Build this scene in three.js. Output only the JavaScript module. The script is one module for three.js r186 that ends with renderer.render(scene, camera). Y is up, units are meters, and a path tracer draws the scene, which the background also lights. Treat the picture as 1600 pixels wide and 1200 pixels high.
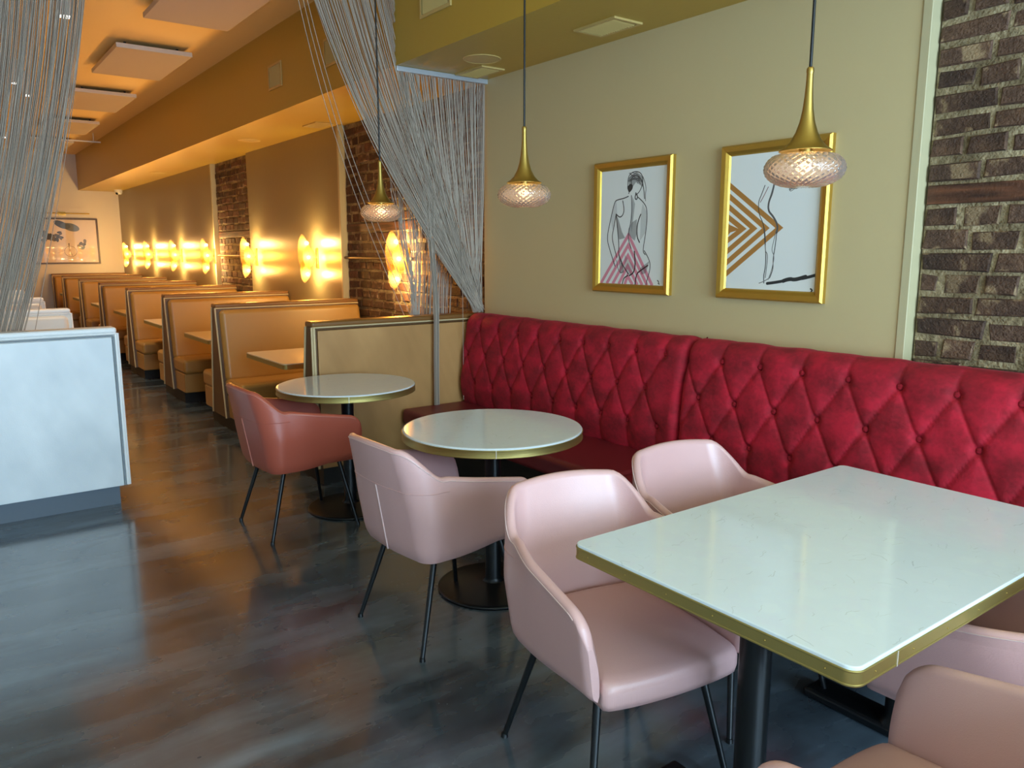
import * as THREE from 'three';
import { RoundedBoxGeometry } from 'three/addons/geometries/RoundedBoxGeometry.js';
import { RectAreaLightUniformsLib } from 'three/addons/lights/RectAreaLightUniformsLib.js';

// ---------------------------------------------------------------- camera, sky, daylight, exposure
RectAreaLightUniformsLib.init();
const scene = new THREE.Scene();
const renderer = new THREE.WebGLRenderer({ antialias: true });
renderer.toneMapping = THREE.LinearToneMapping;
renderer.toneMappingExposure = 1.0;
renderer.shadowMap.enabled = true;
const EYE = 1.52, FOCAL = 1220, PITCH = Math.atan(209 / FOCAL), YAW = Math.atan(915 * Math.cos(PITCH) / FOCAL);
const camera = new THREE.PerspectiveCamera(2 * Math.atan(600 / FOCAL) * 180 / Math.PI, 4 / 3, 0.05, 60);
camera.position.set(0, EYE, 0);
camera.lookAt(Math.sin(YAW) * Math.cos(PITCH), EYE - Math.sin(PITCH), -Math.cos(YAW) * Math.cos(PITCH));
scene.add(camera);
scene.background = new THREE.Color().setRGB(1.3, 1.85, 2.3);             // overcast sky seen through the shop front
const FRONT = 3.2, DAY = 14, DAYCOLOR = new THREE.Color().setRGB(0.64, 0.92, 1.17), WARM = new THREE.Color().setRGB(1, 0.69, 0.27);
const SCONCE_CD = 1.3;
for (const [x0, x1] of [[-0.28, 1.36], [1.44, 3.08]]) {                    // daylight through the two shop-front panes
  const l = new THREE.RectAreaLight(DAYCOLOR, DAY, x1 - x0, 2.55);
  l.position.set((x0 + x1) / 2, 1.675, FRONT - 0.12);
  l.lookAt((x0 + x1) / 2, 1.675, -5);
  scene.add(l);
}

// ---------------------------------------------------------------- small tools
let seed = 7;
const rnd = () => { seed = (seed * 1664525 + 1013904223) >>> 0; return seed / 4294967296; };
const rr = (a, b) => a + (b - a) * rnd();
const lerp = (a, b, t) => a + (b - a) * t, clamp = (v, a = 0, b = 1) => Math.min(b, Math.max(a, v)), sm = (a, b, v) => { const t = clamp((v - a) / (b - a)); return t * t * (3 - 2 * t); };
const taken = new Map();
function numbered(n) { const k = taken.get(n) ?? 0; taken.set(n, k + 1); return k ? n + '_' + String(k).padStart(3, '0') : n; }
function merge(list) {
  const gs = list.flat().map((g) => (g.index ? g.toNonIndexed() : g));
  let n = 0; for (const g of gs) n += g.attributes.position.count;
  const p = new Float32Array(n * 3), q = new Float32Array(n * 3), u = new Float32Array(n * 2);
  let o = 0;
  for (const g of gs) {
    if (!g.attributes.normal) g.computeVertexNormals();
    p.set(g.attributes.position.array, o * 3); q.set(g.attributes.normal.array, o * 3);
    if (g.attributes.uv) u.set(g.attributes.uv.array, o * 2);
    o += g.attributes.position.count;
  }
  const r = new THREE.BufferGeometry();
  r.setAttribute('position', new THREE.BufferAttribute(p, 3)); r.setAttribute('normal', new THREE.BufferAttribute(q, 3)); r.setAttribute('uv', new THREE.BufferAttribute(u, 2));
  return r;
}
function metres(g0) {                                                        // uv in metres from the surface itself, plane by plane
  const g = g0.index ? g0.toNonIndexed() : g0, p = g.attributes.position, uv = new Float32Array(p.count * 2);
  const a = new THREE.Vector3(), b = new THREE.Vector3(), c = new THREE.Vector3();
  for (let i = 0; i < p.count; i += 3) {
    a.fromBufferAttribute(p, i); b.fromBufferAttribute(p, i + 1); c.fromBufferAttribute(p, i + 2);
    const n = b.clone().sub(a).cross(c.clone().sub(a)), ax = Math.abs(n.x), ay = Math.abs(n.y), az = Math.abs(n.z);
    [a, b, c].forEach((v, k) => { const [s, t] = ax >= ay && ax >= az ? [v.z, v.y] : ay >= az ? [v.x, v.z] : [v.x, v.y]; uv[(i + k) * 2] = s; uv[(i + k) * 2 + 1] = t; });
  }
  g.setAttribute('uv', new THREE.BufferAttribute(uv, 2));
  return g;
}
const box = (x0, x1, y0, y1, z0, z1) => { const g = new THREE.BoxGeometry(x1 - x0, y1 - y0, z1 - z0); g.translate((x0 + x1) / 2, (y0 + y1) / 2, (z0 + z1) / 2); return metres(g); };
const rbox = (x0, x1, y0, y1, z0, z1, r, s = 3) => { const g = new RoundedBoxGeometry(x1 - x0, y1 - y0, z1 - z0, s, r); g.translate((x0 + x1) / 2, (y0 + y1) / 2, (z0 + z1) / 2); return metres(g); };
const cyl = (r0, r1, y0, y1, x = 0, z = 0, n = 24) => { const g = new THREE.CylinderGeometry(r1, r0, y1 - y0, n); g.translate(x, (y0 + y1) / 2, z); return g; };
const V = (x, y, z) => new THREE.Vector3(x, y, z);
const rod = (a, b, r0, r1 = r0, n = 10) => {
  const d = b.clone().sub(a), g = new THREE.CylinderGeometry(r1, r0, d.length(), n);
  g.translate(0, d.length() / 2, 0); g.applyQuaternion(new THREE.Quaternion().setFromUnitVectors(V(0, 1, 0), d.normalize())); g.translate(a.x, a.y, a.z);
  return g;
};
const tube = (pts, r, seg = 40, rad = 8, closed = false) => new THREE.TubeGeometry(new THREE.CatmullRomCurve3(pts, closed, 'centripetal'), seg, r, rad, closed);
const lathe = (pts, n = 48) => new THREE.LatheGeometry(pts.map(([x, y]) => new THREE.Vector2(x, y)), n);
function grid(nu, nv, f, closeU = false) {                                   // a surface of nu x nv cells, uv returned by f as 4th and 5th number
  const p = [], uv = [], ix = [];
  for (let i = 0; i <= nu; i++) for (let j = 0; j <= nv; j++) { const q = f(i / nu, j / nv, i, j); p.push(q[0], q[1], q[2]); uv.push(q[3] ?? i / nu, q[4] ?? j / nv); }
  const w = nv + 1;
  for (let i = 0; i < nu; i++) for (let j = 0; j < nv; j++) { const a = i * w + j, b = a + 1, c = (closeU && i === nu - 1 ? j : a + w), d = c + 1; ix.push(a, c, b, b, c, d); }
  const g = new THREE.BufferGeometry();
  g.setAttribute('position', new THREE.Float32BufferAttribute(p, 3)); g.setAttribute('uv', new THREE.Float32BufferAttribute(uv, 2)); g.setIndex(ix);
  g.computeVertexNormals();
  return g;
}
function flip(g) { const ix = g.index.array; for (let i = 0; i < ix.length; i += 3) { const t = ix[i]; ix[i] = ix[i + 1]; ix[i + 1] = t; } g.computeVertexNormals(); return g; }
function obj(name, geos, mat, parent = scene) {
  const m = new THREE.Mesh(Array.isArray(geos) ? merge(geos) : geos, mat);
  m.name = parent === scene ? numbered(name) : name; m.castShadow = m.receiveShadow = true;
  parent.add(m);
  return m;
}
function thing(name, label, category, pos = [0, 0, 0], turn = 0, group) {
  const o = new THREE.Group(); o.name = numbered(name); o.position.set(...pos); o.rotation.y = turn;
  o.userData = { label, category }; if (group) o.userData.group = group;
  scene.add(o);
  return o;
}
const tag = (o, label, category, group, kind) => { o.userData = { label, category }; if (group) o.userData.group = group; if (kind) o.userData.kind = kind; return o; };
function struct(name, geos, mat, label, category = 'structure') { const m = obj(name, geos, mat); m.userData = { kind: 'structure', label, category }; return m; }
function structGroup(name, label, category) { const o = new THREE.Group(); o.name = numbered(name); o.userData = { kind: 'structure', label, category }; scene.add(o); return o; }
function copy(root, pos, turn, label, group) {
  const c = root.clone(); c.name = numbered(root.name.replace(/_\d{3}$/, '')); c.position.set(...pos); c.rotation.set(0, turn, 0); c.userData = { ...root.userData, label };
  if (group) c.userData.group = group;
  scene.add(c);
  return c;
}

// ---------------------------------------------------------------- computed textures
function hash(x, y, s) { let h = (x * 374761393 + y * 668265263 + s * 1274126177) | 0; h = Math.imul(h ^ (h >>> 13), 1274126177); h ^= h >>> 16; return (h >>> 0) / 4294967296; }
function vnoise(x, y, px, py, s) {
  const x0 = Math.floor(x), y0 = Math.floor(y), fx = x - x0, fy = y - y0, m = (a, n) => ((a % n) + n) % n;
  const u = fx * fx * (3 - 2 * fx), v = fy * fy * (3 - 2 * fy), a = m(x0, px), b = m(x0 + 1, px), c = m(y0, py), d = m(y0 + 1, py);
  return lerp(lerp(hash(a, c, s), hash(b, c, s), u), lerp(hash(a, d, s), hash(b, d, s), u), v);
}
function fbm(u, v, fx, fy, oct, s) { let t = 0, a = 0.5, n = 0; for (let o = 0; o < oct; o++) { t += a * vnoise(u * fx, v * fy, fx, fy, s + o * 17); n += a; a *= 0.5; fx *= 2; fy *= 2; } return t / n; }
function tex(size, f, srgb, rep = 1) {
  const d = new Uint8Array(size * size * 4);
  for (let j = 0; j < size; j++) for (let i = 0; i < size; i++) {
    const c = f(i / size, j / size), k = (j * size + i) * 4;
    for (let q = 0; q < 3; q++) d[k + q] = clamp(Array.isArray(c) ? c[q] : c) * 255;
    d[k + 3] = 255;
  }
  const t = new THREE.DataTexture(d, size, size); t.wrapS = t.wrapT = THREE.RepeatWrapping; t.magFilter = THREE.LinearFilter; t.minFilter = THREE.LinearFilter; t.repeat.set(rep, rep);
  if (srgb) t.colorSpace = THREE.SRGBColorSpace;
  t.needsUpdate = true;
  return t;
}
const again = (t, rx, ry = rx) => { const c = t.clone(); c.repeat.set(rx, ry); c.needsUpdate = true; return c; };
const mix3 = (a, b, t) => a.map((v, i) => lerp(v, b[i], t));
const fineTex = tex(512, (u, v) => fbm(u, v, 32, 32, 4, 3));
const softTex = tex(512, (u, v) => fbm(u, v, 6, 6, 5, 11));
const leatherTex = tex(512, (u, v) => { const n = fbm(u, v, 48, 48, 3, 5); return 0.5 + 0.5 * (Math.abs(n - 0.5) * 2 - 0.25); });
const floorColor = tex(1024, (u, v) => {
  const warp = fbm(u, v, 4, 4, 4, 21), streak = fbm(u + warp * 0.04, v + warp * 0.05, 4, 22, 5, 31), cloud = fbm(u, v, 3, 3, 5, 41), fine = fbm(u, v, 64, 64, 3, 51);
  const t = clamp(0.5 + (streak - 0.5) * 1.5 + (cloud - 0.5) * 1.1);
  let c = mix3([0.24, 0.25, 0.255], [0.5, 0.525, 0.53], t); c = c.map((x) => x + (fine - 0.5) * 0.05);
  if (hash(Math.floor(u * 1024), Math.floor(v * 1024), 77) > 0.9996) c = [0.6, 0.6, 0.58];
  return c;
}, true, 1 / 2.6);
const floorRough = tex(512, (u, v) => { const warp = fbm(u, v, 4, 4, 4, 21), s = fbm(u + warp * 0.04, v + warp * 0.05, 4, 22, 5, 31); return 0.27 + (s - 0.5) * 0.16 + (fbm(u, v, 16, 16, 4, 61) - 0.5) * 0.12; }, false, 1 / 2.6);
const floorBump = tex(512, (u, v) => { const warp = fbm(u, v, 4, 4, 4, 21); return fbm(u + warp * 0.04, v + warp * 0.05, 5, 26, 4, 31); }, false, 1 / 2.6);
const velvetTex = tex(512, (u, v) => { const n = fbm(u, v, 10, 14, 5, 71), f = fbm(u, v, 70, 90, 2, 72); const t = clamp(0.5 + (n - 0.5) * 1.8 + (f - 0.5) * 0.6); return mix3([0.5, 0.025, 0.1], [0.71, 0.06, 0.175], t); }, true, 1 / 0.9);
const brickMarks = (s, a, b, pale) => tex(256, (u, v) => {
  const n = fbm(u, v, 5, 5, 5, s), f = fbm(u, v, 40, 40, 3, s + 5), lime = fbm(u, v, 9, 7, 4, s + 9);
  let c = mix3(a, b, clamp(0.5 + (n - 0.5) * 2)); c = c.map((x) => x + (f - 0.5) * 0.14);
  return mix3(c, pale, sm(0.62, 0.75, lime) * 0.75);
}, true, 1 / 0.55);
const brickTexA = brickMarks(101, [0.27, 0.2, 0.17], [0.4, 0.31, 0.26], [0.66, 0.6, 0.5]);
const brickTexB = brickMarks(131, [0.28, 0.18, 0.13], [0.42, 0.27, 0.2], [0.62, 0.54, 0.44]);
const mortarTex = tex(512, (u, v) => { const n = fbm(u, v, 12, 12, 5, 151), f = fbm(u, v, 60, 60, 3, 152); return mix3([0.4, 0.34, 0.24], [0.66, 0.59, 0.46], clamp(0.5 + (n - 0.5) * 1.6 + (f - 0.5) * 0.8)); }, true, 1 / 0.8);
const woodTex = tex(512, (u, v) => { const w = fbm(u, v, 3, 24, 5, 161); return mix3([0.2, 0.11, 0.07], [0.42, 0.25, 0.16], clamp(0.5 + (w - 0.5) * 2.2)); }, true, 1 / 0.6);
const panelTan = tex(512, (u, v) => { const n = fbm(u, v, 4, 3, 5, 171), s = fbm(u + v * 0.4, v, 18, 5, 3, 172); return mix3([0.65, 0.48, 0.28], [0.77, 0.59, 0.37], clamp(0.5 + (n - 0.5) * 1.3 + (s - 0.5) * 0.5)); }, true, 1 / 1.3);
const panelWhite = tex(512, (u, v) => { const n = fbm(u, v, 5, 4, 4, 181), s = fbm(u + v * 0.4, v, 14, 5, 3, 182); return mix3([0.83, 0.86, 0.88], [0.93, 0.95, 0.96], clamp(0.5 + (n - 0.5) * 1.4 + (s - 0.5) * 0.5)); }, true, 1 / 1.3);
function canvasTex(w, h, draw) { const c = document.createElement('canvas'); c.width = w; c.height = h; const x = c.getContext('2d'); draw(x, w, h); const t = new THREE.CanvasTexture(c); t.colorSpace = THREE.SRGBColorSpace; t.magFilter = THREE.LinearFilter; t.wrapS = t.wrapT = THREE.RepeatWrapping; return t; }
const quartzTex = canvasTex(1024, 1024, (x, w, h) => {
  x.fillStyle = '#d7e2e8'; x.fillRect(0, 0, w, h);
  for (let i = 0; i < 900; i++) { x.fillStyle = rnd() < 0.5 ? 'rgba(205,217,224,0.07)' : 'rgba(224,234,239,0.07)'; x.beginPath(); x.arc(rnd() * w, rnd() * h, rr(4, 26), 0, 7); x.fill(); }
  x.lineCap = 'round';
  for (let i = 0; i < 230; i++) {
    let px = rnd() * w, py = rnd() * h, a = rr(-0.5, 0.9); const n = 3 + Math.floor(rnd() * 7);
    x.strokeStyle = `rgba(${rnd() < 0.5 ? '120,132,136' : '150,150,140'},${rr(0.14, 0.42).toFixed(2)})`; x.lineWidth = rr(0.6, 1.7);
    x.beginPath(); x.moveTo(px, py);
    for (let k = 0; k < n; k++) { a += rr(-0.6, 0.6); px += Math.cos(a) * rr(2, 8); py += Math.sin(a) * rr(2, 8); x.lineTo(px, py); }
    x.stroke();
  }
});
const pink = '#d98a9c';
const artOne = canvasTex(600, 760, (x, w, h) => {
  x.fillStyle = '#e3e6e3'; x.fillRect(0, 0, w, h);
  const P = (pts, lw, col = '#222', close) => { x.strokeStyle = col; x.lineWidth = lw * 1.6; x.lineCap = x.lineJoin = 'round'; x.beginPath(); x.moveTo(pts[0][0], pts[0][1]); for (let i = 1; i < pts.length - 1; i++) { const mx = (pts[i][0] + pts[i + 1][0]) / 2, my = (pts[i][1] + pts[i + 1][1]) / 2; x.quadraticCurveTo(pts[i][0], pts[i][1], mx, my); } x.lineTo(...pts[pts.length - 1]); x.stroke(); if (close) { x.fillStyle = close; x.fill(); } };
  for (let k = 0; k < 5; k++) { const o = 62 * k; x.strokeStyle = pink; x.lineWidth = 24; x.lineJoin = 'miter'; x.beginPath(); x.moveTo(12 + o * 0.95, 760); x.lineTo(272, 430 + o * 1.1); x.lineTo(500 - o * 0.72, 760); x.stroke(); }
  const wash = (pts, a) => { x.fillStyle = `rgba(60,60,62,${a})`; x.beginPath(); x.moveTo(...pts[0]); for (const q of pts.slice(1)) x.lineTo(...q); x.closePath(); x.fill(); };
  wash([[150, 290], [175, 330], [210, 410], [240, 450], [185, 460], [160, 380]], 0.4); wash([[270, 390], [300, 350], [345, 330], [350, 420], [330, 470], [270, 430]], 0.36); wash([[180, 560], [215, 600], [240, 680], [200, 690]], 0.35); wash([[385, 650], [470, 600], [440, 680], [400, 690]], 0.35); wash([[300, 180], [325, 230], [300, 420], [290, 320]], 0.3);
  wash([[130, 215], [150, 200], [160, 290], [120, 400], [100, 330]], 0.14); wash([[395, 230], [440, 300], [425, 420], [380, 470], [380, 300]], 0.16); wash([[255, 60], [330, 25], [390, 60], [400, 130], [330, 90], [270, 150]], 0.4); wash([[240, 560], [330, 640], [300, 700], [240, 660]], 0.2);
  P([[262, 178], [225, 190], [150, 196], [130, 215], [95, 330], [62, 450], [95, 530], [150, 640]], 4); P([[150, 290], [130, 380], [112, 445], [140, 520], [165, 580]], 4); P([[210, 205], [228, 260], [215, 300], [185, 315], [150, 290]], 4.5, '#333');
  P([[150, 290], [165, 380], [185, 500], [180, 560], [230, 640], [280, 690]], 4.5); P([[290, 175], [300, 260], [290, 360], [262, 440], [300, 520]], 4, '#444'); P([[345, 185], [420, 230], [440, 300], [430, 420], [405, 540], [430, 560]], 3.5); P([[380, 300], [350, 350], [348, 440], [375, 480]], 5);
  P([[420, 535], [470, 590], [480, 650], [450, 730], [445, 760]], 3.5); P([[330, 540], [345, 620], [330, 680], [290, 700]], 6); P([[345, 760], [350, 690], [390, 665], [455, 630]], 6, '#3c1420'); P([[165, 600], [175, 660], [215, 690], [235, 660], [210, 620]], 3, '#555'); P([[225, 760], [230, 720], [275, 700]], 5);
  P([[255, 130], [250, 70], [275, 30], [330, 20], [380, 40], [395, 90], [370, 150], [330, 175]], 3.5, '#333'); P([[265, 160], [290, 110], [280, 60], [330, 45], [375, 70], [400, 130], [410, 200]], 4, '#333'); P([[390, 60], [425, 120], [415, 180], [420, 215]], 3, '#555'); P([[258, 120], [280, 100], [300, 120], [270, 150], [262, 130]], 9, '#2b2b2b', '#3a3a3a'); P([[330, 160], [350, 180], [340, 205], [322, 195], [330, 165]], 5, '#444');
  for (let i = 0; i < 14; i++) P([[rr(250, 290), rr(25, 90)], [rr(290, 340), rr(20, 70)], [rr(340, 390), rr(50, 110)]], 2, '#555');
  P([[545, 725], [560, 735], [550, 745], [562, 748]], 4);
});
const artTwo = canvasTex(600, 760, (x, w, h) => {
  x.fillStyle = '#e4e7e5'; x.fillRect(0, 0, w, h);
  for (let k = 0; k < 5; k++) { const o = 62 * k, e = 355 - 92 * k + k * k * 3; x.strokeStyle = '#b07a3c'; x.lineWidth = 30; x.lineJoin = 'miter'; x.miterLimit = 9; x.beginPath(); x.moveTo(-20, 152 + o * 0.98); x.lineTo(Math.max(e, 10), 415); x.lineTo(-20, 690 - o * 1.06); x.stroke(); }
  x.fillStyle = '#b07a3c'; x.beginPath(); x.moveTo(0, 380); x.lineTo(38, 415); x.lineTo(0, 452); x.fill();
  const P = (pts, lw, col = '#333') => { x.strokeStyle = col; x.lineWidth = lw * 1.6; x.lineCap = x.lineJoin = 'round'; x.beginPath(); x.moveTo(...pts[0]); for (let i = 1; i < pts.length - 1; i++) x.quadraticCurveTo(...pts[i], (pts[i][0] + pts[i + 1][0]) / 2, (pts[i][1] + pts[i + 1][1]) / 2); x.lineTo(...pts[pts.length - 1]); x.stroke(); };
  x.fillStyle = 'rgba(90,90,95,0.35)'; x.beginPath(); x.moveTo(310, 150); x.quadraticCurveTo(300, 240, 272, 300); x.lineTo(300, 345); x.quadraticCurveTo(262, 300, 285, 230); x.fill();
  P([[310, 150], [300, 220], [275, 270], [275, 320], [310, 350], [345, 400], [340, 440]], 7, '#555'); P([[245, 180], [225, 230], [205, 270], [215, 340], [250, 390], [262, 470], [275, 560]], 3); P([[268, 190], [240, 240], [220, 270]], 3, '#8a6a6a'); P([[340, 440], [335, 520], [325, 580], [330, 640], [310, 690]], 3); P([[275, 560], [280, 620], [268, 680], [272, 720]], 3.5); P([[255, 410], [270, 470], [268, 540], [290, 560], [285, 640], [280, 690]], 2.5, '#555');
  P([[335, 430], [320, 500], [312, 540], [335, 570], [320, 650], [300, 700]], 2.5, '#666'); P([[240, 722], [265, 715], [310, 690]], 3, '#777'); P([[295, 722], [370, 712], [440, 695], [520, 690], [600, 668]], 10, '#2c2f30'); P([[400, 705], [440, 690], [470, 698], [540, 678]], 13, '#2c2f30'); for (let i = 0; i < 12; i++) P([[rr(395, 470), rr(190, 205)], [rr(395, 470), rr(195, 215)], [rr(400, 470), rr(195, 222)]], 2, '#555');
  P([[575, 742], [588, 748], [580, 756]], 5); P([[300, 60], [310, 110], [330, 150]], 3, '#666'); P([[340, 70], [345, 120], [318, 160]], 3, '#666');
});
const artBack = canvasTex(640, 512, (x, w, h) => {
  x.fillStyle = '#cdb9a4'; x.fillRect(0, 0, w, h);
  const blob = (cx, cy, a, b, r, col) => { x.fillStyle = col; x.beginPath(); x.ellipse(cx, cy, a, b, r, 0, 7); x.fill(); };
  blob(290, 60, 80, 38, 0.5, '#23252a'); blob(385, 90, 85, 46, 0.3, '#5a6064'); blob(330, 75, 50, 36, 0.2, '#3d4246');
  for (let i = 0; i < 26; i++) blob(lerp(90, 290, rnd()), lerp(150, 250, rnd()), rr(16, 34), rr(12, 20), rr(0, 3), rnd() < 0.6 ? '#201d1c' : '#4a4038');
  for (let i = 0; i < 9; i++) blob(lerp(440, 520, rnd()), lerp(240, 350, rnd()), rr(14, 30), rr(10, 18), rr(0, 3), rnd() < 0.6 ? '#26221f' : '#57493c');
  x.strokeStyle = '#4c3d30'; x.lineWidth = 4; x.beginPath(); x.arc(360, 380, 62, 0, 7); x.stroke(); x.lineWidth = 5; x.beginPath(); x.moveTo(345, 280); x.quadraticCurveTo(350, 360, 340, 430); x.moveTo(352, 280); x.quadraticCurveTo(345, 360, 375, 430); x.stroke();
});

// ---------------------------------------------------------------- materials
const C = (h) => new THREE.Color(h);
const M = (o) => new THREE.MeshPhysicalMaterial(o);
const floorMat = M({ map: floorColor, roughnessMap: floorRough, roughness: 1, bumpMap: floorBump, bumpScale: 0.0008, color: C('#d2e8fb'), clearcoat: 1, clearcoatRoughness: 0.13, ior: 1.5 });
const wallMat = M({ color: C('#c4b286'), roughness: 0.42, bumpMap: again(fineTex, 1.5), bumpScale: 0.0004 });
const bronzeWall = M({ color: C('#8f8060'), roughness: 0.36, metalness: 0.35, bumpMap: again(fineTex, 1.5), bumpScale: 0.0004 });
const whiteWall = M({ color: C('#dcdedd'), roughness: 0.5, bumpMap: again(fineTex, 1.5), bumpScale: 0.0004 });
const trimMat = M({ color: C('#b8ad88'), roughness: 0.4 });
const ochreMat = M({ color: C('#b09138'), roughness: 0.38, bumpMap: again(fineTex, 1.5), bumpScale: 0.0004 });
const ceilingMat = M({ color: C('#efd293'), roughness: 0.5, bumpMap: again(fineTex, 1.5), bumpScale: 0.0004 });
const backWallMat = M({ color: C('#cfc6b8'), roughness: 0.6 });
const acousticMat = M({ color: C('#c4b8ac'), roughness: 0.9, bumpMap: again(fineTex, 6), bumpScale: 0.0006 });
const brassMat = M({ color: C('#ad9450'), metalness: 1, roughness: 0.4 });
const brassEdgeMat = M({ color: C('#a8985c'), metalness: 0.85, roughness: 0.45, bumpMap: again(softTex, 4), bumpScale: 0.0005 });
const goldMat = M({ color: C('#c59f45'), metalness: 0.85, roughness: 0.42, bumpMap: again(fineTex, 5), bumpScale: 0.0006 });
const blackMetal = M({ color: C('#16191c'), metalness: 0.3, roughness: 0.32 });
const blackPlinth = M({ color: C('#15120f'), roughness: 0.6 });
const leather = (hex, rough = 0.38, more = {}) => M({ color: C(hex), roughness: rough, bumpMap: again(leatherTex, 7), bumpScale: 0.0005, ...more });
const pinkLeather = leather('#d0a6a4', 0.34, { clearcoat: 0.15, clearcoatRoughness: 0.3 }), rustLeather = leather('#ad5644', 0.34, { clearcoat: 0.15, clearcoatRoughness: 0.3 }), pinkSeam = leather('#dfc2be', 0.5), rustSeam = leather('#c98070', 0.5);
const tanLeather = leather('#a67c3f', 0.36), tanDark = leather('#5c3d1b', 0.45), tanCap = leather('#7d5528', 0.38), weltMat = leather('#c9b48a', 0.4);
const tanPanelMat = M({ map: panelTan, roughness: 0.42, bumpMap: again(leatherTex, 3), bumpScale: 0.0004 });
const whitePanelMat = M({ map: panelWhite, roughness: 0.4, bumpMap: again(leatherTex, 3), bumpScale: 0.0004 });
const whiteLeather = leather('#dcdcd8', 0.42), whiteSeam = leather('#eef0f0', 0.4), greyGroove = M({ color: C('#8b949b'), roughness: 0.7 }), greyPlinth = M({ color: C('#5b6672'), roughness: 0.5 });
const velvet = M({ map: velvetTex, roughness: 0.85, sheen: 0.35, sheenColor: C('#ff5a70'), sheenRoughness: 0.45, bumpMap: again(fineTex, 4), bumpScale: 0.0006 });
const maroon = leather('#6e1a22', 0.42);
const quartz = M({ map: again(quartzTex, 0.9), roughness: 0.09 });
const creamTop = M({ color: C('#d8ccb4'), roughness: 0.22 });
const chainMat = M({ color: C('#ab9d8e'), roughness: 0.6, metalness: 0.1 });
const glassMat = M({ color: C('#fdf4f2'), transmission: 0.94, roughness: 0.04, ior: 1.45, thickness: 0.004 });
const leafMat = M({ color: C('#ffe2b4'), transmission: 0.95, roughness: 0.2, thickness: 0, bumpMap: again(softTex, 6), bumpScale: 0.0015 });
const bulbMat = M({ color: C('#fff3dd'), emissive: new THREE.Color().setRGB(1, 0.74, 0.36), emissiveIntensity: 10, roughness: 0.4 });
const weakBulb = M({ color: C('#ffe9c8'), emissive: new THREE.Color().setRGB(1, 0.7, 0.35), emissiveIntensity: 1.4, roughness: 0.4 });
const lensMat = M({ color: C('#ffffff'), emissive: new THREE.Color().setRGB(1, 0.93, 0.8), emissiveIntensity: 8 });
const whitePaint = M({ color: C('#d9d6cf'), roughness: 0.5 });
const darkGap = M({ color: C('#2a2118'), roughness: 0.9 });
const woodMat = M({ map: woodTex, roughness: 0.55, bumpMap: again(fineTex, 3), bumpScale: 0.002 });
const mortarMat = M({ map: mortarTex, roughness: 0.95, bumpMap: again(fineTex, 3), bumpScale: 0.008 });
const bm = (t, hex) => M({ map: t, color: C(hex), roughness: 0.8, bumpMap: again(fineTex, 5), bumpScale: 0.005 });
const nearBricks = [bm(brickTexA, '#fff0da'), bm(brickTexA, '#dccdb8'), bm(brickTexA, '#c6b5a0'), bm(brickTexA, '#ebdac2'), bm(brickTexA, '#d2c0a8')];
const farBricks = [bm(brickTexB, '#ffffff'), bm(brickTexB, '#d8c8bf'), bm(brickTexB, '#b7a69d'), bm(brickTexA, '#dccbc0'), bm(brickTexB, '#efe2d8')];

// ---------------------------------------------------------------- the room
const WALL = 3.2, BRICK = 3.262, BACK = -17.6, SOFFIT = 2.67, CEIL = 3.345, BEAM = 2.5, LEFT = -0.5;
struct('floor', box(LEFT - 0.2, 3.6, -0.12, 0, BACK - 0.2, FRONT + 0.3), floorMat, 'dark polished concrete floor with cloudy trowel streaks', 'floor');
struct('ceiling', box(LEFT - 0.2, 3.6, CEIL, CEIL + 0.12, BACK - 0.2, FRONT + 0.3), ceilingMat, 'high ochre painted ceiling above the aisle', 'ceiling');
struct('wall_back', box(LEFT - 0.2, 3.6, 0, CEIL, BACK - 0.2, BACK), backWallMat, 'pale end wall carrying the wide framed print', 'wall');
struct('wall_left', box(LEFT - 0.2, LEFT, 0, CEIL, BACK, FRONT + 0.3), whiteWall, 'white painted wall behind the white booths', 'wall');
struct('ceiling_soffit', box(BEAM, 3.6, SOFFIT, CEIL, BACK, FRONT), ochreMat, 'dropped ochre soffit running above the booths and red banquette', 'soffit');
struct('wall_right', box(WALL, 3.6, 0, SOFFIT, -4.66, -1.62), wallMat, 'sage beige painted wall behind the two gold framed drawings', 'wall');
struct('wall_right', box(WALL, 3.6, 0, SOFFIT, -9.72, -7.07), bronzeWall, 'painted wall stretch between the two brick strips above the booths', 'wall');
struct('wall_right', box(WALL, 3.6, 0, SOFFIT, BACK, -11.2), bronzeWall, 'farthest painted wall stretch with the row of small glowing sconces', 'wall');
const trims = [[-1.62, 'pale corner trim beside the dark brick at the window end'], [-7.07, 'pale corner trim beside the brick strip behind the string curtain'], [-11.2, 'pale corner trim beside the farthest brick strip']];
trims.forEach(([z, l]) => struct('trim_1', rbox(WALL - 0.006, BRICK + 0.02, 0, SOFFIT, z - 0.025, z + 0.012, 0.003, 1), trimMat, l, 'trim'));
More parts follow.
